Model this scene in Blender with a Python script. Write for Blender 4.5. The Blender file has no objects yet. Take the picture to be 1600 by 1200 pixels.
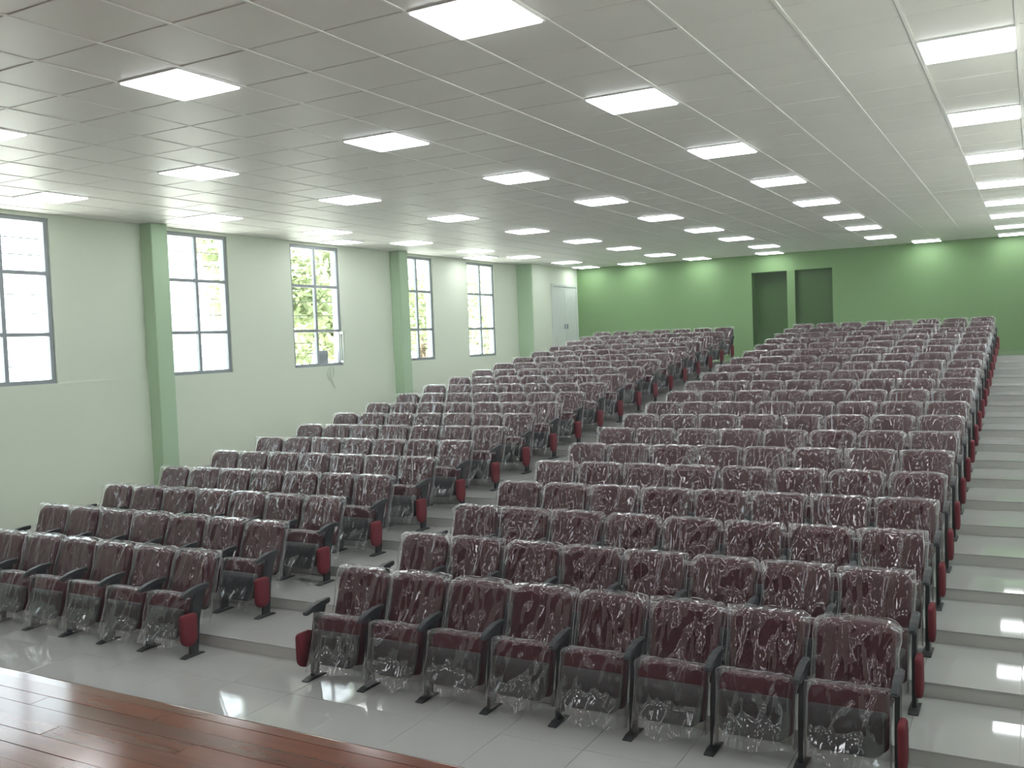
import bpy, bmesh, math, random
from mathutils import Vector, Matrix

random.seed(7)
D = bpy.data
C = bpy.context.scene.collection

# ------------------------------------------------------------------ camera
F_PX = 1480.5
YAW, PITCH, ROLL = -0.5052, -0.0454, -0.0377
cam_data = D.cameras.new('camera')
cam_data.sensor_width = 36.0
cam_data.sensor_fit = 'HORIZONTAL'
cam_data.lens = F_PX / 1600.0 * 36.0
cam_data.clip_start = 0.05
cam_data.clip_end = 400
cam = D.objects.new('camera', cam_data)
C.objects.link(cam)
_f = Vector((math.sin(YAW) * math.cos(PITCH), math.cos(YAW) * math.cos(PITCH), math.sin(PITCH)))
_r0 = Vector((math.cos(YAW), -math.sin(YAW), 0))
_u0 = _r0.cross(_f)
_r = math.cos(ROLL) * _r0 + math.sin(ROLL) * _u0
_u = -math.sin(ROLL) * _r0 + math.cos(ROLL) * _u0
cam.matrix_world = Matrix(((_r.x, _u.x, -_f.x, 0), (_r.y, _u.y, -_f.y, 0), (_r.z, _u.z, -_f.z, 0), (0, 0, 0, 1)))
bpy.context.scene.camera = cam

# ------------------------------------------------------------------ world
world = D.worlds.new('world')
bpy.context.scene.world = world
world.use_nodes = True
bg = world.node_tree.nodes['Background']
bg.inputs['Color'].default_value = (0.86, 0.93, 1.0, 1)
bg.inputs['Strength'].default_value = 7.0

# ------------------------------------------------------------------ sun (midday, stands over the ridge of the building, never shines in)
sun_d = D.lights.new('sun', 'SUN')
sun_d.energy = 34.0
sun_d.angle = math.radians(0.6)
sun_d.color = (1.0, 0.96, 0.90)
sun = D.objects.new('sun', sun_d)
C.objects.link(sun)
sun.rotation_euler = Vector((0.0, 0.30, -1.0)).to_track_quat('-Z', 'Y').to_euler()

# ------------------------------------------------------------------ exposure
vs = bpy.context.scene.view_settings
vs.view_transform = 'Standard'
vs.look = 'None'
vs.gamma = 1.0
vs.use_curve_mapping = False
vs.exposure = 0.0
LIGHT_STRENGTH = 11.0

# ------------------------------------------------------------------ dimensions (camera stands at the origin)
H = 2.018                     # ceiling
Z0 = -2.569                   # front floor
XW = -12.10                   # left wall
XR = 1.40                     # right wall
YB = 25.20                    # back wall
YF = -6.6                     # wall behind the stage
ZS = -1.669                   # stage top
YS = 3.10                     # stage edge
RISE, PITCHY, YR = 0.10, 0.873, 5.86
SEAT = 0.532
XRC, XLC = -0.969, -6.561     # seat centres nearest the right and the centre aisle
YC0 = 5.60                    # first row post line


# ------------------------------------------------------------------ materials
def mat(name, col, rough=0.5, metal=0.0, noise=None, bump=None, spec=None, coat=None):
    m = D.materials.new(name)
    m.use_nodes = True
    nt = m.node_tree
    b = nt.nodes['Principled BSDF']
    b.inputs['Base Color'].default_value = (*col, 1)
    b.inputs['Roughness'].default_value = rough
    b.inputs['Metallic'].default_value = metal
    if spec is not None:
        b.inputs['Specular IOR Level'].default_value = spec
    if coat:
        b.inputs['Coat Weight'].default_value = coat[0]
        b.inputs['Coat Roughness'].default_value = coat[1]
    tc = nt.nodes.new('ShaderNodeTexCoord')
    if noise:
        scale, amt = noise[0], noise[1]
        stretch = noise[2] if len(noise) > 2 else (1, 1, 1)
        mp = nt.nodes.new('ShaderNodeMapping')
        mp.inputs['Scale'].default_value = stretch
        n = nt.nodes.new('ShaderNodeTexNoise')
        n.inputs['Scale'].default_value = scale
        n.inputs['Detail'].default_value = 5
        nt.links.new(tc.outputs['Object'], mp.inputs['Vector'])
        nt.links.new(mp.outputs['Vector'], n.inputs['Vector'])
        mx = nt.nodes.new('ShaderNodeMix')
        mx.data_type = 'RGBA'
        mx.inputs['A'].default_value = (*[c * (1 - amt) for c in col], 1)
        mx.inputs['B'].default_value = (*[min(1, c * (1 + amt)) for c in col], 1)
        nt.links.new(n.outputs['Fac'], mx.inputs['Factor'])
        nt.links.new(mx.outputs['Result'], b.inputs['Base Color'])
    if bump:
        n2 = nt.nodes.new('ShaderNodeTexNoise')
        n2.inputs['Scale'].default_value = bump[0]
        n2.inputs['Detail'].default_value = 4
        nt.links.new(tc.outputs['Object'], n2.inputs['Vector'])
        bp = nt.nodes.new('ShaderNodeBump')
        bp.inputs['Strength'].default_value = bump[1]
        bp.inputs['Distance'].default_value = bump[2]
        nt.links.new(n2.outputs['Fac'], bp.inputs['Height'])
        nt.links.new(bp.outputs['Normal'], b.inputs['Normal'])
    return m


def emit(name, col, strength):
    m = D.materials.new(name)
    m.use_nodes = True
    nt = m.node_tree
    nt.nodes.remove(nt.nodes['Principled BSDF'])
    e = nt.nodes.new('ShaderNodeEmission')
    e.inputs['Color'].default_value = (*col, 1)
    e.inputs['Strength'].default_value = strength
    nt.links.new(e.outputs[0], nt.nodes['Material Output'].inputs[0])
    return m


def schlick(nt, f0, f1, normal=None):
    lw = nt.nodes.new('ShaderNodeLayerWeight')
    lw.inputs['Blend'].default_value = 0.5
    if normal is not None:
        nt.links.new(normal, lw.inputs['Normal'])
    pw = nt.nodes.new('ShaderNodeMath')
    pw.operation = 'POWER'
    pw.inputs[1].default_value = 5.0
    nt.links.new(lw.outputs['Facing'], pw.inputs[0])
    ma = nt.nodes.new('ShaderNodeMath')
    ma.operation = 'MULTIPLY_ADD'
    ma.use_clamp = True
    ma.inputs[1].default_value = f1
    ma.inputs[2].default_value = f0
    nt.links.new(pw.outputs[0], ma.inputs[0])
    return ma


def film(name):
    """clear polythene: mostly lets light through, milky where it turns away, with crinkle glints"""
    m = D.materials.new(name)
    m.use_nodes = True
    nt = m.node_tree
    nt.nodes.remove(nt.nodes['Principled BSDF'])
    out = nt.nodes['Material Output']
    tc = nt.nodes.new('ShaderNodeTexCoord')
    info = nt.nodes.new('ShaderNodeObjectInfo')
    add = nt.nodes.new('ShaderNodeVectorMath')
    add.operation = 'ADD'
    sc = nt.nodes.new('ShaderNodeVectorMath')
    sc.operation = 'SCALE'
    comb = nt.nodes.new('ShaderNodeCombineXYZ')
    for k in range(3):
        nt.links.new(info.outputs['Random'], comb.inputs[k])
    sc.inputs['Scale'].default_value = 30.0
    nt.links.new(comb.outputs[0], sc.inputs[0])
    nt.links.new(tc.outputs['Object'], add.inputs[0])
    nt.links.new(sc.outputs[0], add.inputs[1])
    mp = nt.nodes.new('ShaderNodeMapping')
    mp.inputs['Scale'].default_value = (1.8, 1.0, 0.32)
    nt.links.new(add.outputs[0], mp.inputs['Vector'])
    n = nt.nodes.new('ShaderNodeTexNoise')
    n.noise_type = 'RIDGED_MULTIFRACTAL'
    n.inputs['Scale'].default_value = 6.2
    n.inputs['Detail'].default_value = 1.3
    nt.links.new(mp.outputs[0], n.inputs['Vector'])
    bp = nt.nodes.new('ShaderNodeBump')
    bp.inputs['Strength'].default_value = 0.65
    bp.inputs['Distance'].default_value = 0.03
    nt.links.new(n.outputs['Fac'], bp.inputs['Height'])
    gl = nt.nodes.new('ShaderNodeBsdfGlossy')
    gl.inputs['Roughness'].default_value = 0.07
    gl.inputs['Color'].default_value = (1, 1, 1, 1)
    nt.links.new(bp.outputs['Normal'], gl.inputs['Normal'])
    gl2 = nt.nodes.new('ShaderNodeBsdfGlossy')
    gl2.inputs['Roughness'].default_value = 0.30
    nt.links.new(bp.outputs['Normal'], gl2.inputs['Normal'])
    glm = nt.nodes.new('ShaderNodeMixShader')
    glm.inputs[0].default_value = 0.18
    nt.links.new(gl.outputs[0], glm.inputs[1])
    nt.links.new(gl2.outputs[0], glm.inputs[2])
    df = nt.nodes.new('ShaderNodeBsdfDiffuse')
    df.inputs['Color'].default_value = (0.84, 0.81, 0.85, 1)
    tl = nt.nodes.new('ShaderNodeBsdfTranslucent')
    tl.inputs['Color'].default_value = (0.84, 0.81, 0.85, 1)
    milk = nt.nodes.new('ShaderNodeMixShader')
    milk.inputs[0].default_value = 0.5
    nt.links.new(df.outputs[0], milk.inputs[1])
    nt.links.new(tl.outputs[0], milk.inputs[2])
    tr = nt.nodes.new('ShaderNodeBsdfTransparent')
    lw = nt.nodes.new('ShaderNodeLayerWeight')
    lw.inputs['Blend'].default_value = 0.5
    pw = nt.nodes.new('ShaderNodeMath')
    pw.operation = 'POWER'
    pw.inputs[1].default_value = 3.0
    nt.links.new(lw.outputs['Facing'], pw.inputs[0])
    ma = nt.nodes.new('ShaderNodeMath')
    ma.operation = 'MULTIPLY_ADD'
    ma.inputs[1].default_value = 0.75
    ma.inputs[2].default_value = 0.006
    nt.links.new(pw.outputs[0], ma.inputs[0])
    mx1 = nt.nodes.new('ShaderNodeMixShader')
    nt.links.new(ma.outputs[0], mx1.inputs[0])
    nt.links.new(tr.outputs[0], mx1.inputs[1])
    nt.links.new(milk.outputs[0], mx1.inputs[2])
    fm = schlick(nt, 0.082, 0.9, bp.outputs['Normal'])
    mx2 = nt.nodes.new('ShaderNodeMixShader')
    nt.links.new(fm.outputs[0], mx2.inputs[0])
    nt.links.new(mx1.outputs[0], mx2.inputs[1])
    nt.links.new(glm.outputs[0], mx2.inputs[2])
    nt.links.new(mx2.outputs[0], out.inputs[0])
    return m


def pane_glass(name):
    m = D.materials.new(name)
    m.use_nodes = True
    nt = m.node_tree
    nt.nodes.remove(nt.nodes['Principled BSDF'])
    tr = nt.nodes.new('ShaderNodeBsdfTransparent')
    tr.inputs['Color'].default_value = (0.94, 0.97, 0.96, 1)
    gl = nt.nodes.new('ShaderNodeBsdfGlossy')
    gl.inputs['Roughness'].default_value = 0.02
    fr = schlick(nt, 0.06, 0.94)
    mx = nt.nodes.new('ShaderNodeMixShader')
    nt.links.new(fr.outputs[0], mx.inputs[0])
    nt.links.new(tr.outputs[0], mx.inputs[1])
    nt.links.new(gl.outputs[0], mx.inputs[2])
    nt.links.new(mx.outputs[0], nt.nodes['Material Output'].inputs[0])
    return m


def wood(name):
    m = mat(name, (0.20, 0.052, 0.026), 0.13, spec=0.42)
    nt = m.node_tree
    b = nt.nodes['Principled BSDF']
    tc = nt.nodes['Texture Coordinate']
    info = nt.nodes.new('ShaderNodeObjectInfo')
    mp = nt.nodes.new('ShaderNodeMapping')
    mp.inputs['Scale'].default_value = (0.5, 9, 1)
    n = nt.nodes.new('ShaderNodeTexNoise')
    n.inputs['Scale'].default_value = 2.6
    n.inputs['Detail'].default_value = 3
    nt.links.new(tc.outputs['Object'], mp.inputs[0])
    nt.links.new(mp.outputs[0], n.inputs['Vector'])
    ad = nt.nodes.new('ShaderNodeMath')
    ad.operation = 'MULTIPLY_ADD'
    ad.inputs[1].default_value = 0.55
    nt.links.new(info.outputs['Random'], ad.inputs[0])
    nt.links.new(n.outputs['Fac'], ad.inputs[2])
    cr = nt.nodes.new('ShaderNodeValToRGB')
    cr.color_ramp.elements[0].position = 0.3
    cr.color_ramp.elements[0].color = (0.090, 0.024, 0.014, 1)
    cr.color_ramp.elements[1].position = 1.05
    cr.color_ramp.elements[1].color = (0.165, 0.040, 0.020, 1)
    nt.links.new(ad.outputs[0], cr.inputs[0])
    nt.links.new(cr.outputs[0], b.inputs['Base Color'])
    return m


M = dict(
    ceil_tile=mat('ceiling_tile', (0.83, 0.81, 0.785), 0.42, noise=(3, 0.03), bump=(90, 0.15, 0.004)),
    ceil_grid=mat('ceiling_grid', (0.86, 0.85, 0.83), 0.5),
    slab=mat('slab', (0.5, 0.5, 0.48), 0.9),
    wall_pale=mat('wall_pale_green', (0.68, 0.735, 0.615), 0.6, noise=(0.8, 0.035)),
    wall_green=mat('wall_green', (0.20, 0.34, 0.145), 0.6, noise=(0.7, 0.05)),
    pillar=mat('pillar_green', (0.42, 0.57, 0.39), 0.6, noise=(0.8, 0.04)),
    door_green=mat('door_green', (0.052, 0.125, 0.030), 0.5, noise=(1.5, 0.06)),
    door_white=mat('door_white', (0.62, 0.66, 0.63), 0.4, noise=(1.2, 0.03)),
    floor=mat('floor_tile', (0.41, 0.41, 0.395), 0.04, noise=(2.5, 0.06), spec=0.5),
    riser=mat('lightened_riser', (0.52, 0.515, 0.49), 0.12, noise=(3, 0.06)),  # same tile as the treads, lightened to offset shade on the risers
    wood=wood('stage_wood'),
    nosing=mat('stage_nosing', (0.15, 0.046, 0.029), 0.12, noise=(3, 0.2, (1, 8, 8)), spec=0.6),
    alu=mat('window_metal', (0.30, 0.32, 0.34), 0.45, 0.3, noise=(4, 0.05)),
    grille=mat('grille_metal', (0.20, 0.20, 0.21), 0.6),
    glass=pane_glass('pane_glass'),
    fabric=mat('maroon_fabric', (0.056, 0.0105, 0.018), 0.9, noise=(40, 0.25), bump=(260, 0.25, 0.003)),
    side_red=mat('red_side_panel', (0.14, 0.011, 0.020), 0.8, noise=(30, 0.2), bump=(260, 0.2, 0.003)),
    shell=mat('dark_plastic_shell', (0.028, 0.032, 0.036), 0.45, noise=(20, 0.15)),
    steel=mat('dark_steel', (0.022, 0.024, 0.027), 0.42, noise=(15, 0.15)),
    film=film('clear_film'),
    light=emit('light_diffuser', (0.95, 0.985, 1.0), LIGHT_STRENGTH),
    light_frame=mat('light_frame', (0.86, 0.86, 0.86), 0.35),
    dark_unseen_wall=mat('dark_unseen_wall', (0.10, 0.075, 0.06), 0.7, noise=(1.5, 0.15)),  # unseen stage-end wall, dark tone picked to deepen the film reflections
    white=mat('white_paint', (0.85, 0.85, 0.85), 0.5, noise=(3, 0.03)),
    ground=mat('outdoor_ground', (0.55, 0.55, 0.50), 0.95, noise=(0.6, 0.2)),
    bark=mat('bark', (0.16, 0.12, 0.085), 0.9, noise=(6, 0.3)),
    cable=mat('cable', (0.55, 0.60, 0.52), 0.6),
    grey_box=mat('grey_box', (0.20, 0.22, 0.24), 0.6, noise=(5, 0.1)),
)


def leaf_mat():
    m = mat('leaf', (0.30, 0.35, 0.20), 0.7, noise=(1.3, 0.35))
    nt = m.node_tree
    b = nt.nodes['Principled BSDF']
    tl = nt.nodes.new('ShaderNodeBsdfTranslucent')
    tl.inputs['Color'].default_value = (0.36, 0.40, 0.22, 1)
    mx = nt.nodes.new('ShaderNodeMixShader')
    mx.inputs[0].default_value = 0.45
    nt.links.new(b.outputs[0], mx.inputs[1])
    nt.links.new(tl.outputs[0], mx.inputs[2])
    nt.links.new(mx.outputs[0], nt.nodes['Material Output'].inputs[0])
    return m


M['leaf'] = leaf_mat()


# ------------------------------------------------------------------ helpers
def box(bm, x0, x1, y0, y1, z0, z1):
    v = [bm.verts.new(p) for p in ((x0, y0, z0), (x1, y0, z0), (x1, y1, z0), (x0, y1, z0),
                                   (x0, y0, z1), (x1, y0, z1), (x1, y1, z1), (x0, y1, z1))]
    for f in ((0, 3, 2, 1), (4, 5, 6, 7), (0, 1, 5, 4), (1, 2, 6, 5), (2, 3, 7, 6), (3, 0, 4, 7)):
        bm.faces.new([v[i] for i in f])


def prism(bm, poly, x0, x1):
    a = [bm.verts.new((x0, y, z)) for y, z in poly]
    b = [bm.verts.new((x1, y, z)) for y, z in poly]
    n = len(poly)
    bm.faces.new(a)
    bm.faces.new(b)
    for k in range(n):
        bm.faces.new((a[k], a[(k + 1) % n], b[(k + 1) % n], b[k]))


def to_mesh(name, bm, m, smooth=False, bevel=0.0, segs=2):
    if bevel:
        bmesh.ops.bevel(bm, geom=list(bm.edges), offset=bevel, segments=segs, affect='EDGES', clamp_overlap=True)
    bmesh.ops.recalc_face_normals(bm, faces=bm.faces)
    me = D.meshes.new(name)
    bm.to_mesh(me)
    bm.free()
    me.materials.append(m)
    if smooth:
        for p in me.polygons:
            p.use_smooth = True
    return me


def link(name, me, parent=None, loc=(0, 0, 0)):
    o = D.objects.new(name, me)
    C.objects.link(o)
    o.parent = parent
    o.location = loc
    return o


def boxes(name, lst, m, parent=None, bevel=0.0, loc=(0, 0, 0)):
    bm = bmesh.new()
    for b in lst:
        box(bm, *b)
    return link(name, to_mesh(name, bm, m, bevel=bevel), parent, loc)


def struct(o, label=None):
    o['kind'] = 'structure'
    if label:
        o['label'] = label
    return o


def thing(name, label, cat, loc=(0, 0, 0), group=None):
    o = D.objects.new(name, None)
    o.empty_display_size = 0.1
    C.objects.link(o)
    o.location = loc
    tag(o, label, cat, group)
    return o


def tag(o, label, cat, group=None):
    o['label'] = label
    o['category'] = cat
    if group:
        o['group'] = group
    return o


ORD = ['first', 'second', 'third', 'fourth', 'fifth', 'sixth', 'seventh', 'eighth', 'ninth', 'tenth', 'eleventh',
       'twelfth', 'thirteenth', 'fourteenth', 'fifteenth', 'sixteenth', 'seventeenth', 'eighteenth', 'nineteenth',
       'twentieth']

# ------------------------------------------------------------------ floor: front floor, steps, tiles
floor = struct(boxes('floor', [(XW - 0.2, XR + 0.2, YF - 0.2, YR, Z0 - 0.2, Z0 - 0.012)], M['slab']),
               'pale glossy tiled floor rising in low steps to the back wall')
G = 0.0012
tile_cache = {}


def tile_mesh(w, d):
    k = (round(w, 3), round(d, 3))
    if k not in tile_cache:
        bm = bmesh.new()
        box(bm, G, w - G, G, d - G, 0, 0.0115)
        top = [e for e in bm.edges if all(v.co.z > 0.01 for v in e.verts)]
        bmesh.ops.bevel(bm, geom=top, offset=0.0012, segments=1, affect='EDGES')
        tile_cache[k] = to_mesh('floor_tile', bm, M['floor'])
    return tile_cache[k]


nx = int(math.ceil((XR - XW) / 0.6))
for r in range(5):
    y0 = YR - 0.6 * (r + 1)
    for k in range(nx):
        x0 = XW + 0.6 * k
        w = min(0.6, XR - x0)
        t = link('floor_tile', tile_mesh(w, 0.6), floor, (x0, y0, Z0 - 0.0115))
        t.rotation_euler = (random.uniform(-1, 1) * 0.0007, random.uniform(-1, 1) * 0.0007, 0)
for n in range(1, 20):
    ya = YR + (n - 1) * PITCHY
    yb = ya + PITCHY if n < 19 else YB
    zt = Z0 + RISE * n
    boxes('step', [(XW, XR, ya, yb, Z0 - 0.2, zt - 0.012)], M['riser'], floor)
    d = yb - ya
    k = 0
    while k < nx:
        x0 = XW + 0.6 * k
        if 9 <= k < 13 or k >= 18:
            w = min(0.6, XR - x0)
            t = link('floor_tile', tile_mesh(w, d), floor, (x0, ya - 0.008, zt - 0.0115))
            t.rotation_euler = (random.uniform(-1, 1) * 0.0009, random.uniform(-1, 1) * 0.0007, 0)
            k += 1
        else:
            e = 9 if k < 9 else 18
            boxes('tread', [(x0 + G, x0 + 0.6 * (e - k) - G, ya - 0.008, yb - 0.01, zt - 0.0115, zt)], M['floor'], floor)
            k = e

# ------------------------------------------------------------------ walls
WT = 0.22
WIN = [(3.95, 5.35), (7.17, 8.62), (10.62, 11.98), (13.54, 14.96), (17.08, 18.30), (19.80, 21.14)]  # first opening is out of view, added for more daylight
WZ0, WZ1 = -0.37, 1.965
ZLEDGE = -0.355
lst = []
ys = [YF] + [v for w in WIN for v in w] + [YB]
for i in range(0, len(ys), 2):
    lst.append((XW - WT, XW, ys[i], ys[i + 1], Z0, H + 0.1))
for a, b in WIN:
    lst.append((XW - WT, XW, a, b, Z0, WZ0))
    lst.append((XW - WT, XW, a, b, WZ1, H + 0.1))
wl = struct(boxes('wall_left', lst, M['wall_pale']), 'pale green left wall with tall barred windows')
boxes('wall_dado', [(XW, XW + 0.02, YF, 22.35, Z0, ZLEDGE)], M['wall_pale'], wl)
# thick wall end with the grey double door
struct(boxes('trim_3', [(XW, -11.66, 22.35, YB, Z0, H)], M['pillar']), 'green projecting wall end beside the grey door')
boxes('wall_face', [(-11.66, -11.645, 22.38, YB, Z0, H)], M['wall_pale'], D.objects['trim_3'])
# pillars
for k, (ya, yb) in enumerate(((3.68, 4.0), (10.17, 10.49), (16.66, 16.98))):
    p = struct(boxes('trim_%d' % (k + 4), [(XW, XW + 0.25, ya, yb, Z0, H)], M['pillar'], bevel=0.008),
               'square green pillar on the left wall, ' + ('added out of view beside the stage' if k == 0 else '%s of those along the seats' % ORD[k - 1]))

# back wall with two recessed doorways
DO = [(-6.56, -5.64), (-5.44, -4.50)]
DZ = 1.56
ZB = Z0 + 19 * RISE
lst = [(XW, DO[0][0], YB, YB + 0.5, Z0, H + 0.1), (DO[0][1], DO[1][0], YB, YB + 0.5, Z0, H + 0.1),
       (DO[1][1], XR + 0.2, YB, YB + 0.5, Z0, H + 0.1)]
for a, b in DO:
    lst.append((a, b, YB, YB + 0.5, DZ, H + 0.1))
struct(boxes('wall_back', lst, M['wall_green']), 'strong green back wall above the last rows')
for i, (a, b) in enumerate(DO):
    dep = (0.42, 0.16)[i]
    d = struct(boxes('door_%d' % (i + 1), [(a, b, YB + dep, YB + dep + 0.05, ZB - 0.3, DZ)], M['door_green']),
               ('dark green recessed door, left of the pair in the back wall',
                'dark green recessed door, right of the pair in the back wall')[i])
    boxes('door_reveal', [(a, a + 0.004, YB + 0.01, YB + dep - 0.03, ZB, DZ)], M['door_green'], d)
    boxes('door_frame', [(a, a + 0.04, YB + dep - 0.03, YB + dep, ZB, DZ), (b - 0.04, b, YB + dep - 0.03, YB + dep, ZB, DZ),
                         (a + 0.04, b - 0.04, YB + dep - 0.03, YB + dep, DZ - 0.04, DZ)], M['door_green'], d, bevel=0.004)
ADDED_WIN = WIN  # unseen right-wall windows, added to brighten the ceiling on that side
lst = []
ys = [YF] + [v for w in ADDED_WIN for v in w] + [YB]
for i in range(0, len(ys), 2):
    lst.append((XR, XR + WT, ys[i], ys[i + 1], Z0, H + 0.1))
for a, b in ADDED_WIN:
    lst.append((XR, XR + WT, a, b, Z0, WZ0))
    lst.append((XR, XR + WT, a, b, WZ1, H + 0.1))
struct(boxes('wall_right', lst, M['wall_pale']), 'pale green right wall along the side aisle')
struct(boxes('wall_front', [(XW - 0.2, XR + 0.2, YF - 0.2, YF, Z0, H + 0.1)], M['dark_unseen_wall']), 'unseen wall behind the stage, dark brown to deepen reflections')

# grey double door in the projecting left wall
XD = -11.645
d3 = struct(boxes('door_3', [(XD, XD + 0.03, 23.55, 24.27, ZB, 1.46), (XD, XD + 0.03, 24.28, 25.0, ZB, 1.46)],
                  M['door_white'], bevel=0.004), 'pale grey double door in the far left corner')
boxes('door_frame', [(XD, XD + 0.05, 23.47, 23.55, ZB, 1.54), (XD, XD + 0.05, 25.0, 25.08, ZB, 1.54),
                     (XD, XD + 0.05, 23.55, 25.0, 1.46, 1.54)], M['door_white'], d3, bevel=0.006)
for yh in (24.2, 24.35):
    boxes('door_handle', [(XD + 0.03, XD + 0.07, yh - 0.012, yh + 0.012, 0.28, 0.42)], M['alu'], d3, bevel=0.004)

# ------------------------------------------------------------------ windows
XF = XW - 0.06
for i, (a, b) in enumerate(WIN):
    m = (a + b) / 2
    z1, z2 = 0.335, 1.19
    w = struct(boxes('window_%d' % i, [(XF - 0.03, XF + 0.03, a, a + 0.065, WZ0, WZ1),
                                       (XF - 0.03, XF + 0.03, b - 0.065, b, WZ0, WZ1),
                                       (XF - 0.03, XF + 0.03, a + 0.065, b - 0.065, WZ1 - 0.06, WZ1),
                                       (XF - 0.03, XF + 0.03, a + 0.065, b - 0.065, WZ0, WZ0 + 0.07)], M['alu'], bevel=0.004),
               'tall grey metal window with six panes, ' + ('added out of view beside the stage' if i == 0 else '%s of those along the seats' % ORD[i - 1]))
    boxes('mullion', [(XF - 0.025, XF + 0.025, m - 0.03, m + 0.03, WZ0 + 0.07, WZ1 - 0.06)], M['alu'], w)
    for z in (z1, z2):
        boxes('transom', [(XF - 0.025, XF + 0.025, a + 0.065, m - 0.03, z - 0.026, z + 0.026),
                          (XF - 0.025, XF + 0.025, m + 0.03, b - 0.065, z - 0.026, z + 0.026)], M['alu'], w)
    zs = [WZ0 + 0.07, z1 - 0.026, z1 + 0.026, z2 - 0.026, z2 + 0.026, WZ1 - 0.06]
    for (p, q, s) in ((a + 0.065, m - 0.03, 0), (m + 0.03, b - 0.065, 1)):
        for r in range(3):
            if i == 3 and r == 0 and s == 1:
                continue                                    # this one stands open
            boxes('pane', [(XF - 0.004, XF + 0.004, p, q, zs[2 * r], zs[2 * r + 1])], M['glass'], w)
            for t in (1, 2):
                zz = zs[2 * r] + (zs[2 * r + 1] - zs[2 * r]) * t / 3
                boxes('grille_bar', [(XF - 0.075, XF - 0.063, p, q, zz - 0.006, zz + 0.006)], M['grille'], w)
    if i == 3:
        p, q = m + 0.025, b - 0.05
        sash = boxes('open_sash', [(0, 0.5, -0.02, 0.02, zs[0], zs[0] + 0.04), (0, 0.5, -0.02, 0.02, zs[1] - 0.04, zs[1]),
                                   (0, 0.04, -0.02, 0.02, zs[0] + 0.04, zs[1] - 0.04), (0.46, 0.5, -0.02, 0.02, zs[0] + 0.04, zs[1] - 0.04)],
                     M['cable'], w, loc=(XF + 0.03, q + 0.03, 0))
        sash.rotation_euler = (0, 0, math.radians(-44))
        boxes('pane', [(0.04, 0.46, -0.003, 0.003, zs[0] + 0.04, zs[1] - 0.04)], M['glass'], sash)

for i, (a, b) in enumerate(ADDED_WIN):
    m = (a + b) / 2
    X0, X1 = XR + 0.03, XR + 0.09
    w = struct(boxes('window_%d' % (i + 6), [(X0, X1, a, a + 0.05, WZ0, WZ1), (X0, X1, b - 0.05, b, WZ0, WZ1),
                                             (X0, X1, a + 0.05, b - 0.05, WZ1 - 0.05, WZ1), (X0, X1, a + 0.05, b - 0.05, WZ0, WZ0 + 0.06),
                                             (X0, X1, m - 0.025, m + 0.025, WZ0 + 0.06, WZ1 - 0.05)], M['alu']),
               'added unseen window in the right wall, %s from the stage' % ORD[i])
    for p, q in ((a + 0.05, m - 0.025), (m + 0.025, b - 0.05)):
        boxes('pane', [(XR + 0.056, XR + 0.064, p, q, WZ0 + 0.06, WZ1 - 0.05)], M['glass'], w)

# ------------------------------------------------------------------ stage
stage = struct(boxes('stage', [(XW, XR, YF, YS - 0.03, Z0, ZS - 0.02)], M['nosing']),
               'varnished red brown wooden stage in the foreground')
bm = bmesh.new()
prism(bm, [(YS - 0.09, ZS - 0.05), (YS - 0.03, ZS - 0.05)] + [(YS - 0.028 + 0.028 * math.sin(math.radians(a)), ZS - 0.022 + 0.0225 * math.cos(math.radians(a)))
                                                              for a in (150, 120, 90, 70, 50, 30, 10, 0)] + [(YS - 0.09, ZS + 0.0005)], XW, XR)
link('nosing', to_mesh('nosing', bm, M['nosing']), stage)
PW, PL = 0.108, 1.85
pm = {}


def plank_mesh(l):
    k = round(l, 3)
    if k not in pm:
        bm = bmesh.new()
        box(bm, 0.0003, l - 0.0003, 0.0003, PW - 0.0003, -0.02, 0)
        top = [e for e in bm.edges if all(v.co.z > -0.01 for v in e.verts)]
        bmesh.ops.bevel(bm, geom=top, offset=0.0011, segments=2, affect='EDGES')
        pm[k] = to_mesh('plank', bm, M['wood'])
    return pm[k]


rows_n = 22
for r in range(rows_n):
    y0 = YS - 0.09 - PW * (r + 1)
    off = (r * 0.73) % PL
    x = XW + 3.0 - off
    x = max(x, XW)
    while x < XR:
        l = min(PL, XR - x)
        if l > 0.02:
            t = link('plank', plank_mesh(l), stage, (x, y0, ZS + random.uniform(-0.0012, 0.0012)))
            t.rotation_euler = (random.uniform(-1, 1) * 0.004, random.uniform(-1, 1) * 0.0006, 0)
        x += PL
yb = YS - 0.09 - PW * rows_n
boxes('stage_boards', [(XW, XR, YF, yb, ZS - 0.02, ZS)], M['wood'], stage)['kind'] = 'stuff'
boxes('stage_boards', [(XW, XW + 1.15, yb, YS - 0.09, ZS - 0.021, ZS - 0.004)], M['wood'], stage)['kind'] = 'stuff'

# ------------------------------------------------------------------ ceiling: slab, grid, tiles
TX = 0.648
XL0 = -10.774
LY = [-5.16, -2.58, 0.0, 2.58, 5.15, 7.74, 10.42, 13.05, 15.60, 18.05, 20.30, 22.70, 24.66]
LX = [XL0 + 2.592 * i for i in range(5)]
ceil = struct(boxes('ceiling', [(XW - WT, XR + 0.2, YF - 0.2, YB + 0.5, H + 0.05, H + 0.2)], M['slab']),
              'white suspended ceiling of square tiles')
xe = []
x = XL0 - TX / 2
while x > XW:
    x -= TX
x += TX
xe = [XW]
while x < XR - 0.02:
    xe.append(x)
    x += TX
xe.append(XR)
ye = [YF, -6.12]
for j, y in enumerate(LY):
    ye.append(y - 0.322)
    ye.append(y + 0.322)
    if j + 1 < len(LY):
        g0, g1 = y + 0.322, LY[j + 1] - 0.322
        nn = max(1, round((g1 - g0) / 0.645))
        for t in range(1, nn):
            ye.append(g0 + (g1 - g0) * t / nn)
ye.append(YB)
ye = sorted(ye)
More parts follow.
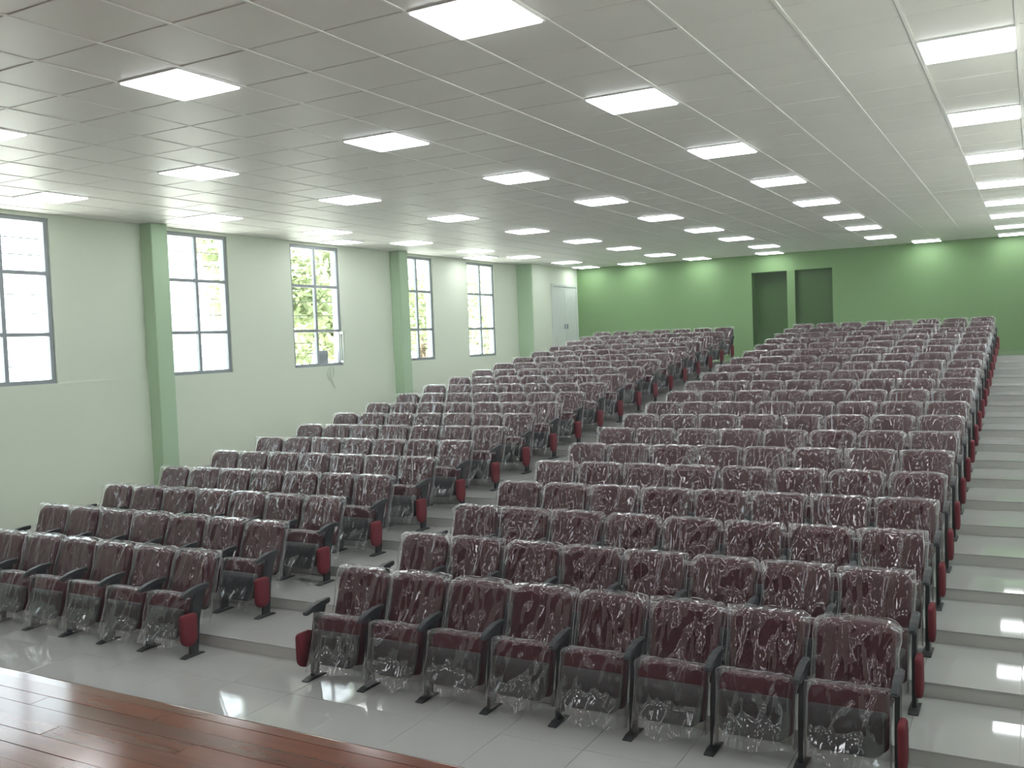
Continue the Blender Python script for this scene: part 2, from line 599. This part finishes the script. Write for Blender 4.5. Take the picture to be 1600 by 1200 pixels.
ye = [v for i, v in enumerate(ye) if i == 0 or v - ye[i - 1] > 0.05]
light_cells = [(lx, ly) for ly in LY[:-1] for lx in LX]
cell = []
for j in range(len(ye) - 1):
    for i in range(len(xe) - 1):
        cx, cy = (xe[i] + xe[i + 1]) / 2, (ye[j] + ye[j + 1]) / 2
        if any(abs(cx - lx) < 0.2 and abs(cy - ly) < 0.2 for lx, ly in light_cells):
            continue
        # distance score: only what lies in front of the lens is worth single tiles
        v = Vector((cx, cy, H))
        dz = v.dot(_f)
        px = 800 + F_PX * v.dot(_r) / dz if dz > 0.5 else -9999
        py = 600 - F_PX * v.dot(_u) / dz if dz > 0.5 else -9999
        seen = dz > 0.5 and -150 < px < 1750 and -160 < py
        cell.append((0 if seen else 1, v.length, i, j))
cell.sort()
GAP = 0.011
stuff = bmesh.new()
ct = {}
for k, (s, dist, i, j) in enumerate(cell):
    w, d = xe[i + 1] - xe[i] - 2 * GAP, ye[j + 1] - ye[j] - 2 * GAP
    if k < 296 and s == 0:
        key = (round(w, 2), round(d, 2))
        if key not in ct:
            bm = bmesh.new()
            box(bm, -w / 2, w / 2, -d / 2, d / 2, 0, 0.014)
            low = [e for e in bm.edges if all(v.co.z < 0.005 for v in e.verts)]
            bmesh.ops.bevel(bm, geom=low, offset=0.004, segments=1, affect='EDGES')
            ct[key] = to_mesh('ceiling_tile', bm, M['ceil_tile'])
        t = link('ceiling_tile', ct[key], ceil, ((xe[i] + xe[i + 1]) / 2, (ye[j] + ye[j + 1]) / 2, H + random.uniform(0, 0.0025)))
        t.rotation_euler = (random.uniform(-1, 1) * 0.002, random.uniform(-1, 1) * 0.002, 0)
    else:
        box(stuff, xe[i] + GAP, xe[i + 1] - GAP, ye[j] + GAP, ye[j + 1] - GAP, H, H + 0.014)
so = link('far_ceiling_tiles', to_mesh('far_ceiling_tiles', stuff, M['ceil_tile']), ceil)
so['kind'] = 'stuff'
for x in xe[1:-1]:
    boxes('main_runner', [(x - 0.012, x + 0.012, YF, YB, H - 0.004, H + 0.012)], M['ceil_grid'], ceil)
lst = []
for y in ye[1:-1]:
    boxes('cross_runner', [(XW, XR, y - 0.010, y + 0.010, H + 0.006, H + 0.012)], M['ceil_grid'], ceil)

# ------------------------------------------------------------------ ceiling lights
bm = bmesh.new()
o_, i_ = 0.312, 0.298
for b in ((-o_, o_, -o_, -i_), (-o_, o_, i_, o_), (-o_, -i_, -i_, i_), (i_, o_, -i_, i_)):
    box(bm, *b, -0.010, 0.012)
lf_me = to_mesh('light_frame', bm, M['light_frame'])
bm = bmesh.new()
box(bm, -i_, i_, -i_, i_, -0.020, 0.010)  # dropped below the frame so the glowing sides brighten the ceiling
ld_me = to_mesh('diffuser', bm, M['light'])


bm = bmesh.new()
box(bm, -i_, i_, -i_, i_, -0.0105, 0.010)
ld_flush = to_mesh('diffuser', bm, M['light'])


def ceiling_light(x, y, label, dz=0.0):
    t = thing('ceiling_light', label, 'ceiling light', (x, y, H + dz), 'square ceiling light panels')
    link('light_frame', lf_me, t)
    link('diffuser', ld_flush if dz else ld_me, t)


for j, y in enumerate(LY[:-1]):
    for i, x in enumerate(LX):
        if j < 4:  # rows over the stage are out of view, added for light and glints
            ceiling_light(x, y, 'added unseen ceiling panel over stage, %s row from back wall, %s from left wall' % (ORD[j], ORD[i]))
        else:
            ceiling_light(x, y, 'glowing square ceiling panel over seats, %s row from front, %s from left wall' % (ORD[j - 4], ORD[i]))
for i, x in enumerate((-11.1, -9.72, -7.86, -5.94, -2.23, -0.40)):
    ceiling_light(x, LY[-1], 'glowing square ceiling panel in the last row by the back wall, %s from the left' % ORD[i], -0.014)
ceiling_light(-11.55, 14.36, 'extra glowing ceiling panel squeezed close to the left wall above the third window', -0.014)
ceiling_light(-11.47, 19.42, 'extra glowing ceiling panel close to the left wall above the far windows', -0.014)


# ------------------------------------------------------------------ chairs
def rrect(hw, z0, z1, rt, rb, n=5):
    """outline, counter-clockwise, corner radii at top and bottom"""
    pts = []
    for (cx, cz, r, a0) in ((hw - rt, z1 - rt, rt, 0), (-hw + rt, z1 - rt, rt, 90), (-hw + rb, z0 + rb, rb, 180), (hw - rb, z0 + rb, rb, 270)):
        for k in range(n + 1):
            a = math.radians(a0 + 90 * k / n)
            pts.append((cx + r * math.cos(a), cz + r * math.sin(a)))
    return pts


def pillow(name, outline, rings, m, xf):
    """rings: (inset, y) from the back face to the front; closed with fans"""
    xs = [p[0] for p in outline]
    zs_ = [p[1] for p in outline]
    cx, cz = (max(xs) + min(xs)) / 2, (max(zs_) + min(zs_)) / 2
    hx, hz = (max(xs) - min(xs)) / 2, (max(zs_) - min(zs_)) / 2
    bm = bmesh.new()
    R = []
    for ins, y in rings:
        R.append([bm.verts.new(xf(cx + (p[0] - cx) * (1 - ins / hx), y, cz + (p[1] - cz) * (1 - ins / hz))) for p in outline])
    n = len(outline)
    for a, b in zip(R, R[1:]):
        for k in range(n):
            bm.faces.new((a[k], a[(k + 1) % n], b[(k + 1) % n], b[k]))
    bm.faces.new(R[0])
    yc = rings[-1][1]
    c = bm.verts.new(xf(cx, yc, cz))
    for k in range(n):
        bm.faces.new((R[-1][k], R[-1][(k + 1) % n], c))
    return to_mesh(name, bm, m, smooth=True)


BZ0, BZ1, BW = 0.34, 0.795, 0.226
LEAN = 0.33


def back_xf(x, y, z):
    # gently hollow across, leaning back
    return (x, 0.195 + y + (z - BZ0) * LEAN - 0.25 * x * x, z)


SW = 0.224


def seat_xf(x, y, s):
    # s runs up the folded seat from the hinge
    return (x, -0.085 + y * 0.96 + s * 0.27, 0.150 + s * 0.96 - y * 0.27)


me_back = pillow('backrest', rrect(BW, BZ0, BZ1, 0.085, 0.05), [(0.012, 0.055), (0, 0.045), (0, 0.015), (0.012, -0.006), (0.05, -0.018), (0.12, -0.022)], M['fabric'], back_xf)
me_bshell = pillow('back_shell', rrect(BW - 0.005, BZ0 - 0.02, BZ1 - 0.012, 0.085, 0.06), [(0.05, 0.092), (0.015, 0.084), (0, 0.070), (0, 0.0565)], M['shell'], back_xf)
me_seat = pillow('seat_cushion', rrect(SW, 0.03, 0.368, 0.07, 0.04), [(0.09, 0.105), (0.03, 0.098), (0, 0.075), (0, 0.025), (0.012, 0.006), (0.04, 0.0005)], M['fabric'], seat_xf)
me_pan = pillow('seat_shell', rrect(SW - 0.006, 0.0, 0.255, 0.02, 0.085), [(0, 0.0), (0, -0.012), (0.012, -0.024), (0.05, -0.030), (0.10, -0.031)], M['shell'], seat_xf)

bm = bmesh.new()
prism(bm, [(-0.035, 0.010), (0.055, 0.010), (0.085, 0.30), (0.125, 0.46), (0.165, 0.54), (0.045, 0.533), (0.030, 0.46), (-0.010, 0.28)], -0.014, 0.014)
me_leg = to_mesh('leg', bm, M['steel'], bevel=0.004, segs=1)
bm = bmesh.new()
prism(bm, [(-0.115, 0.0), (0.11, 0.0), (0.11, 0.008), (0.07, 0.022), (-0.05, 0.022), (-0.115, 0.008)], -0.032, 0.032)
me_foot = to_mesh('foot_plate', bm, M['steel'], bevel=0.003, segs=1)
bm = bmesh.new()
prism(bm, [(-0.085, 0.512), (-0.06, 0.505), (0.0, 0.522), (0.205, 0.545), (0.212, 0.585), (0.10, 0.583), (0.0, 0.566), (-0.06, 0.545), (-0.085, 0.528)], -0.023, 0.023)
me_arm = to_mesh('armrest', bm, M['shell'], smooth=False, bevel=0.008, segs=2)
# end panel: rounded red pad in front of the post
def side_xf(x, y, z):
    return (y, x - 0.060, z)


me_side_r = pillow('side_panel', rrect(0.085, 0.105, 0.375, 0.03, 0.080), [(0, -0.016), (0, 0.012), (0.010, 0.022), (0.04, 0.027)], M['side_red'], side_xf)
me_side_l = pillow('side_panel', rrect(0.085, 0.105, 0.375, 0.03, 0.080), [(0, 0.016), (0, -0.012), (0.010, -0.022), (0.04, -0.027)], M['side_red'], side_xf)


def smooth_noise(rs, nu, nv):
    """random field with bilinear lookup"""
    g = [[rs.uniform(-1, 1) for _ in range(nu + 1)] for _ in range(nv + 1)]

    def f(u, v):
        u = min(max(u, 0), 0.9999) * nu
        v = min(max(v, 0), 0.9999) * nv
        i, j = int(u), int(v)
        a, b = u - i, v - j
        a = a * a * (3 - 2 * a)
        b = b * b * (3 - 2 * b)
        return (g[j][i] * (1 - a) + g[j][i + 1] * a) * (1 - b) + (g[j + 1][i] * (1 - a) + g[j + 1][i + 1] * a) * b
    return f


def cover_mesh(name, seed, hw, s0, s1, yf_, yb_, wmax, sag, xf):
    """a loose bag pulled over a cushion: front and back sheets joined at a pinched top seam with pointed ears"""
    rs = random.Random(seed)
    nA = 34
    T = [0, .08, .16, .24, .32, .40, .48, .56, .64, .72, .80, .87, .93, .97]
    f1, f2, f3 = smooth_noise(rs, 6, 3), smooth_noise(rs, 16, 2), smooth_noise(rs, 5, 7)
    e1, e2 = rs.uniform(0.0, 0.014), rs.uniform(0.0, 0.014)
    h1, h2 = rs.choice((-0.02, -0.01, 0.0, 0.012, 0.028)), rs.choice((-0.02, -0.01, 0.0, 0.012, 0.028))
    slant = rs.uniform(-0.6, 0.6)
    folds = [(rs.uniform(-0.9, 0.9), rs.uniform(-0.6, 0.6), rs.uniform(0.035, 0.08), rs.uniform(0.008, 0.018)) for _ in range(9)]
    lev = [(s0 + (s1 - s0) * t, 1.0, t) for t in T] + [(s1 + 0.004, 0.93, 1.0), (s1 + 0.012, 0.55, 1.0), (s1 + 0.018, 0.08, 1.0)]
    bm = bmesh.new()
    L = []
    for z0, th, t in lev:
        loop = []
        top = max(0.0, (t - 0.75) / 0.25)
        for side in (0, 1):
            for k in range(nA + 1):
                u = k / nA
                if side:
                    u = 1 - u
                    if k in (0, nA):
                        continue
                X = 2 * u - 1
                X = math.copysign(abs(X) ** 0.8, X)
                a = abs(X)
                w = hw + (e1 if X < 0 else e2) * top
                z = z0 + (h1 if X < 0 else h2) * a ** 8 * top - 0.030 * a ** 10 * top
                core = max(0.0, 1 - (max(0.0, a - 0.80) / 0.20) ** 2)
                mid = (yf_ + yb_) / 2
                y = yb_ if side else yf_
                y = mid + (y - mid) * (0.10 + 0.90 * core ** 0.5) * th
                uu = min(1, max(0, u + slant * (t - 0.5)))
                n = 0.008 + 0.008 * f1(uu, t) + 0.008 * f2(uu, t) + 0.006 * f3(u, t)
                for (fx, fs, fw, fa) in folds:
                    d = (X - fx - fs * (1 - t)) / fw
                    if abs(d) < 1.6:
                        n += fa * math.exp(-d * d * 2)
                if t < 0.4:
                    n += sag * (0.4 - t) * (1.2 - X * X)
                y += (1 if side else -1) * max(0.002, n) * (0.25 + 0.75 * core) * (0.25 + 0.75 * th)
                y += 0.014 * f3(1 - u, 1 - t) * (1 - core)
                x = X * w + 0.006 * f3(1 - u, t) * (1 - core)
                x = max(-wmax, min(wmax, x))
                if t == 0:
                    z += 0.035 * f1(u, 0.3) - 0.05 * sag * (1 - X * X) * 4
                if th < 1:
                    z += 0.006 * f2(u, 0.2)
                loop.append(bm.verts.new(xf(x, y, z)))
        L.append(loop)
    n = len(L[0])
    for a, b in zip(L, L[1:]):
        for k in range(n):
            bm.faces.new((a[k], a[(k + 1) % n], b[(k + 1) % n], b[k]))
    bmesh.ops.recalc_face_normals(bm, faces=bm.faces)
    me = D.meshes.new(name)
    bm.to_mesh(me)
    bm.free()
    me.materials.append(M['film'])
    for p in me.polygons:
        p.use_smooth = True
    return me


NV = 12
back_covers = [cover_mesh('back_cover', 100 + k, 0.251, BZ0 - 0.12, BZ1 + 0.002, -0.030, 0.100, 0.262, 0.05, back_xf) for k in range(NV)]
seat_covers = [cover_mesh('seat_cover', 300 + k, 0.240, -0.050, 0.371, -0.040, 0.112, 0.248, 0.14, seat_xf) for k in range(NV)]


def make_chair():
    t = thing('auditorium_chair', '', 'chair')
    link('backrest', me_back, t)
    link('back_shell', me_bshell, t)
    link('seat_cushion', me_seat, t)
    link('seat_shell', me_pan, t)
    lg = link('leg', me_leg, t, (-SEAT / 2, 0, 0))
    link('foot_plate', me_foot, lg)
    link('armrest', me_arm, t, (-SEAT / 2, 0, 0))
    c1 = link('back_cover', back_covers[0], t)
    c1['label'] = 'clear crinkled plastic over the backrest'
    c2 = link('seat_cover', seat_covers[0], t)
    c2['label'] = 'clear crinkled plastic over the folded seat'
    return t


chair0 = make_chair()
kids = [(ch, list(ch.children)) for ch in chair0.children]
rc = random.Random(5)
first = True
for n in range(20):
    for blk, xc, cnt in (('right', XRC, 8), ('left', XLC, 7)):
        for i in range(cnt):
            if first:
                root, first = chair0, False
                parts = {ch.name.split('.')[0]: ch for ch in chair0.children}
            else:
                root = chair0.copy()
                C.objects.link(root)
                parts = {}
                for ch, gk in kids:
                    c = ch.copy()
                    c.parent = root
                    C.objects.link(c)
                    parts[ch.name.split('.')[0]] = c
                    for g in gk:
                        d = g.copy()
                        d.parent = c
                        C.objects.link(d)
            root.location = (xc - i * SEAT, YC0 + n * PITCHY, Z0 + RISE * n)
            parts['back_cover'].data = back_covers[rc.randrange(NV)]
            parts['seat_cover'].data = seat_covers[rc.randrange(NV)]
            # the seats do not all rest at quite the same angle
            if blk == 'right':
                pos = cnt - i                       # counted from the centre aisle
            else:
                pos = i + 1
            if i == 0:                              # last seat on the right carries the closing leg
                lg = link('leg', me_leg, root, (SEAT / 2, 0, 0))
                link('foot_plate', me_foot, lg)
                link('armrest', me_arm, root, (SEAT / 2, 0, 0))
                s = link('side_panel', me_side_r, root, (SEAT / 2 + 0.034, 0, 0))
                s['label'] = 'plain red upholstered end panel'
            if i == cnt - 1:
                s = link('side_panel', me_side_l, root, (-SEAT / 2 - 0.034, 0, 0))
                s['label'] = 'plain red upholstered end panel'
            row = '%s row from front' % ORD[n]
            if blk == 'right' and i == 0:
                lab = 'plastic covered maroon end chair, right block, %s, beside the right aisle' % row
            elif pos == 1:
                lab = 'plastic covered maroon end chair, %s block, %s, beside the centre aisle' % (blk, row)
            elif blk == 'left' and i == cnt - 1:
                lab = 'plastic covered maroon end chair, left block, %s, nearest the windows' % row
            else:
                lab = 'plastic covered maroon chair, %s block, %s, %s seat from centre aisle' % (blk, row, ORD[pos - 1])
            root['label'] = lab
            root['group'] = 'folding chairs of the %s block' % blk

# ------------------------------------------------------------------ outside the windows
ground = struct(boxes('ground', [(-70, XW - WT, -20, 90, Z0 - 0.3, Z0 - 0.1), (XR + WT, 60, -20, 90, Z0 - 0.3, Z0 - 0.1)], M['ground']), 'pale ground outside the windows')


def tree(x, y, h, r, label, seed, n=900, low=0.40):
    rs = random.Random(seed)
    zg = Z0 - 0.1
    t = thing('tree', label, 'tree', (x, y, zg), 'trees outside the windows')
    bm = bmesh.new()
    # trunk with three limbs
    def limb(a, b, ra, rb, k=7):
        a, b = Vector(a), Vector(b)
        d = (b - a).normalized()
        s = d.orthogonal().normalized()
        q = d.cross(s)
        A = [bm.verts.new(a + ra * (math.cos(2 * math.pi * i / k) * s + math.sin(2 * math.pi * i / k) * q)) for i in range(k)]
        B = [bm.verts.new(b + rb * (math.cos(2 * math.pi * i / k) * s + math.sin(2 * math.pi * i / k) * q)) for i in range(k)]
        for i in range(k):
            bm.faces.new((A[i], A[(i + 1) % k], B[(i + 1) % k], B[i]))
        bm.faces.new(A)
        bm.faces.new(B)
    limb((0, 0, 0), (0.1, 0, h * 0.45), 0.16, 0.11)
    for k in range(4):
        a = k * 1.6 + rs.random()
        limb((0.1, 0, h * 0.42), (r * 0.6 * math.cos(a), r * 0.6 * math.sin(a), h * (0.6 + 0.2 * rs.random())), 0.08, 0.03)
    link('trunk', to_mesh('trunk', bm, M['bark'], smooth=True), t)
    bm = bmesh.new()
    cl = [(Vector((rs.uniform(-1, 1) * r * 0.7, rs.uniform(-1, 1) * r * 0.7, h * rs.uniform(low, 0.95))), r * rs.uniform(0.3, 0.5)) for _ in range(12)]
    for _ in range(int(n * 1.8)):
        c, cr = rs.choice(cl)
        p = c + Vector((rs.gauss(0, 0.5), rs.gauss(0, 0.5), rs.gauss(0, 0.45))) * cr
        a = Vector((rs.gauss(0, 1), rs.gauss(0, 1), rs.gauss(0, 1))).normalized() * 0.12
        b = a.orthogonal().normalized() * 0.06
        bm.faces.new([bm.verts.new(q) for q in (p - a, p + b, p + a, p - b)])
    f = link('foliage', to_mesh('foliage', bm, M['leaf']), t)
    f['kind'] = 'stuff'


tree(-18.5, 19.5, 6.8, 1.55, 'pale leafy tree at the right of the second window and left of the third', 12, 4200, 0.52)
tree(-19.0, 23.6, 6.3, 1.6, 'pale leafy tree filling the right of the third window', 13, 4200, 0.34)
tree(-19.5, 28.5, 6.0, 2.4, 'sunlit leafy tree seen through the fourth window', 14, 2000)
tree(-20.5, 35.0, 5.4, 2.6, 'sunlit leafy tree seen through the farthest window', 15, 1700)

# white hand rail and grey wall box by the third window
t = thing('hand_rail', 'white sloping hand rail outside the third window', 'railing', (-14.2, 16.3, Z0 - 0.1))
bm = bmesh.new()
prism(bm, [(-1.2, 1.92), (1.3, 2.33), (1.3, 2.40), (-1.2, 1.99)], -0.03, 0.03)
link('top_rail', to_mesh('top_rail', bm, M['white']), t)
bm = bmesh.new()
prism(bm, [(-1.2, 1.62), (1.3, 2.03), (1.3, 2.09), (-1.2, 1.68)], -0.03, 0.03)
link('lower_rail', to_mesh('lower_rail', bm, M['white']), t)
for yy in (-1.1, 0.05, 1.2):
    boxes('post', [(-0.025, 0.025, yy - 0.025, yy + 0.025, 0.0, 1.64 + 0.164 * (yy + 1.2))], M['white'], t)
t = thing('wall_box', 'dark grey box mounted outside the third window', 'box', (XW - 0.30, 14.62, WZ0 + 0.08))
boxes('case', [(-0.10, 0.07, -0.16, 0.16, -0.08, 0.24)], M['grey_box'], t, bevel=0.012)
boxes('vent_slat', [(0.07, 0.078, -0.13, 0.13, -0.05 + 0.05 * k, -0.03 + 0.05 * k) for k in range(5)], M['grille'], t)

# cable hanging below the third window
cu = D.curves.new('cable', 'CURVE')
cu.dimensions = '3D'
cu.bevel_depth = 0.007
for pts in ([(0, 0, 0), (0.03, -0.10, -0.13), (0.03, -0.05, -0.24), (0.03, 0.08, -0.17), (0.02, 0.10, -0.02)],
            [(0, 0.04, 0), (0.03, -0.02, -0.18), (0.03, 0.10, -0.42)]):
    sp = cu.splines.new('BEZIER')
    sp.bezier_points.add(len(pts) - 1)
    for bp_, p in zip(sp.bezier_points, pts):
        bp_.co = p
        bp_.handle_left_type = bp_.handle_right_type = 'AUTO'
cob = D.objects.new('cable_tmp', cu)
C.objects.link(cob)
dg = bpy.context.evaluated_depsgraph_get()
me = D.meshes.new_from_object(cob.evaluated_get(dg))
D.objects.remove(cob)
me.materials.clear()
me.materials.append(M['cable'])
tag(link('cable', me, None, (XW + 0.022, 14.5, WZ0 + 0.0)), 'thin loose cable hanging below the open third window', 'cable')


# ------------------------------------------------------------------ thin haze added to the hall, standing in for lens veil
hz = D.materials.new('haze')
hz.use_nodes = True
nt = hz.node_tree
nt.nodes.remove(nt.nodes['Principled BSDF'])
vsn = nt.nodes.new('ShaderNodeVolumeScatter')
vsn.inputs['Color'].default_value = (1, 1, 1, 1)
vsn.inputs['Density'].default_value = 0.003
vsn.inputs['Anisotropy'].default_value = 0.3
nt.links.new(vsn.outputs[0], nt.nodes['Material Output'].inputs['Volume'])
o = boxes('haze', [(XW + 0.10, XR - 0.03, YF + 0.03, YB - 0.03, Z0 - 0.1, H - 0.045)], hz)
o['kind'] = 'stuff'
o['label'] = 'added thin haze filling the hall to imitate lens veil'
o['category'] = 'haze'
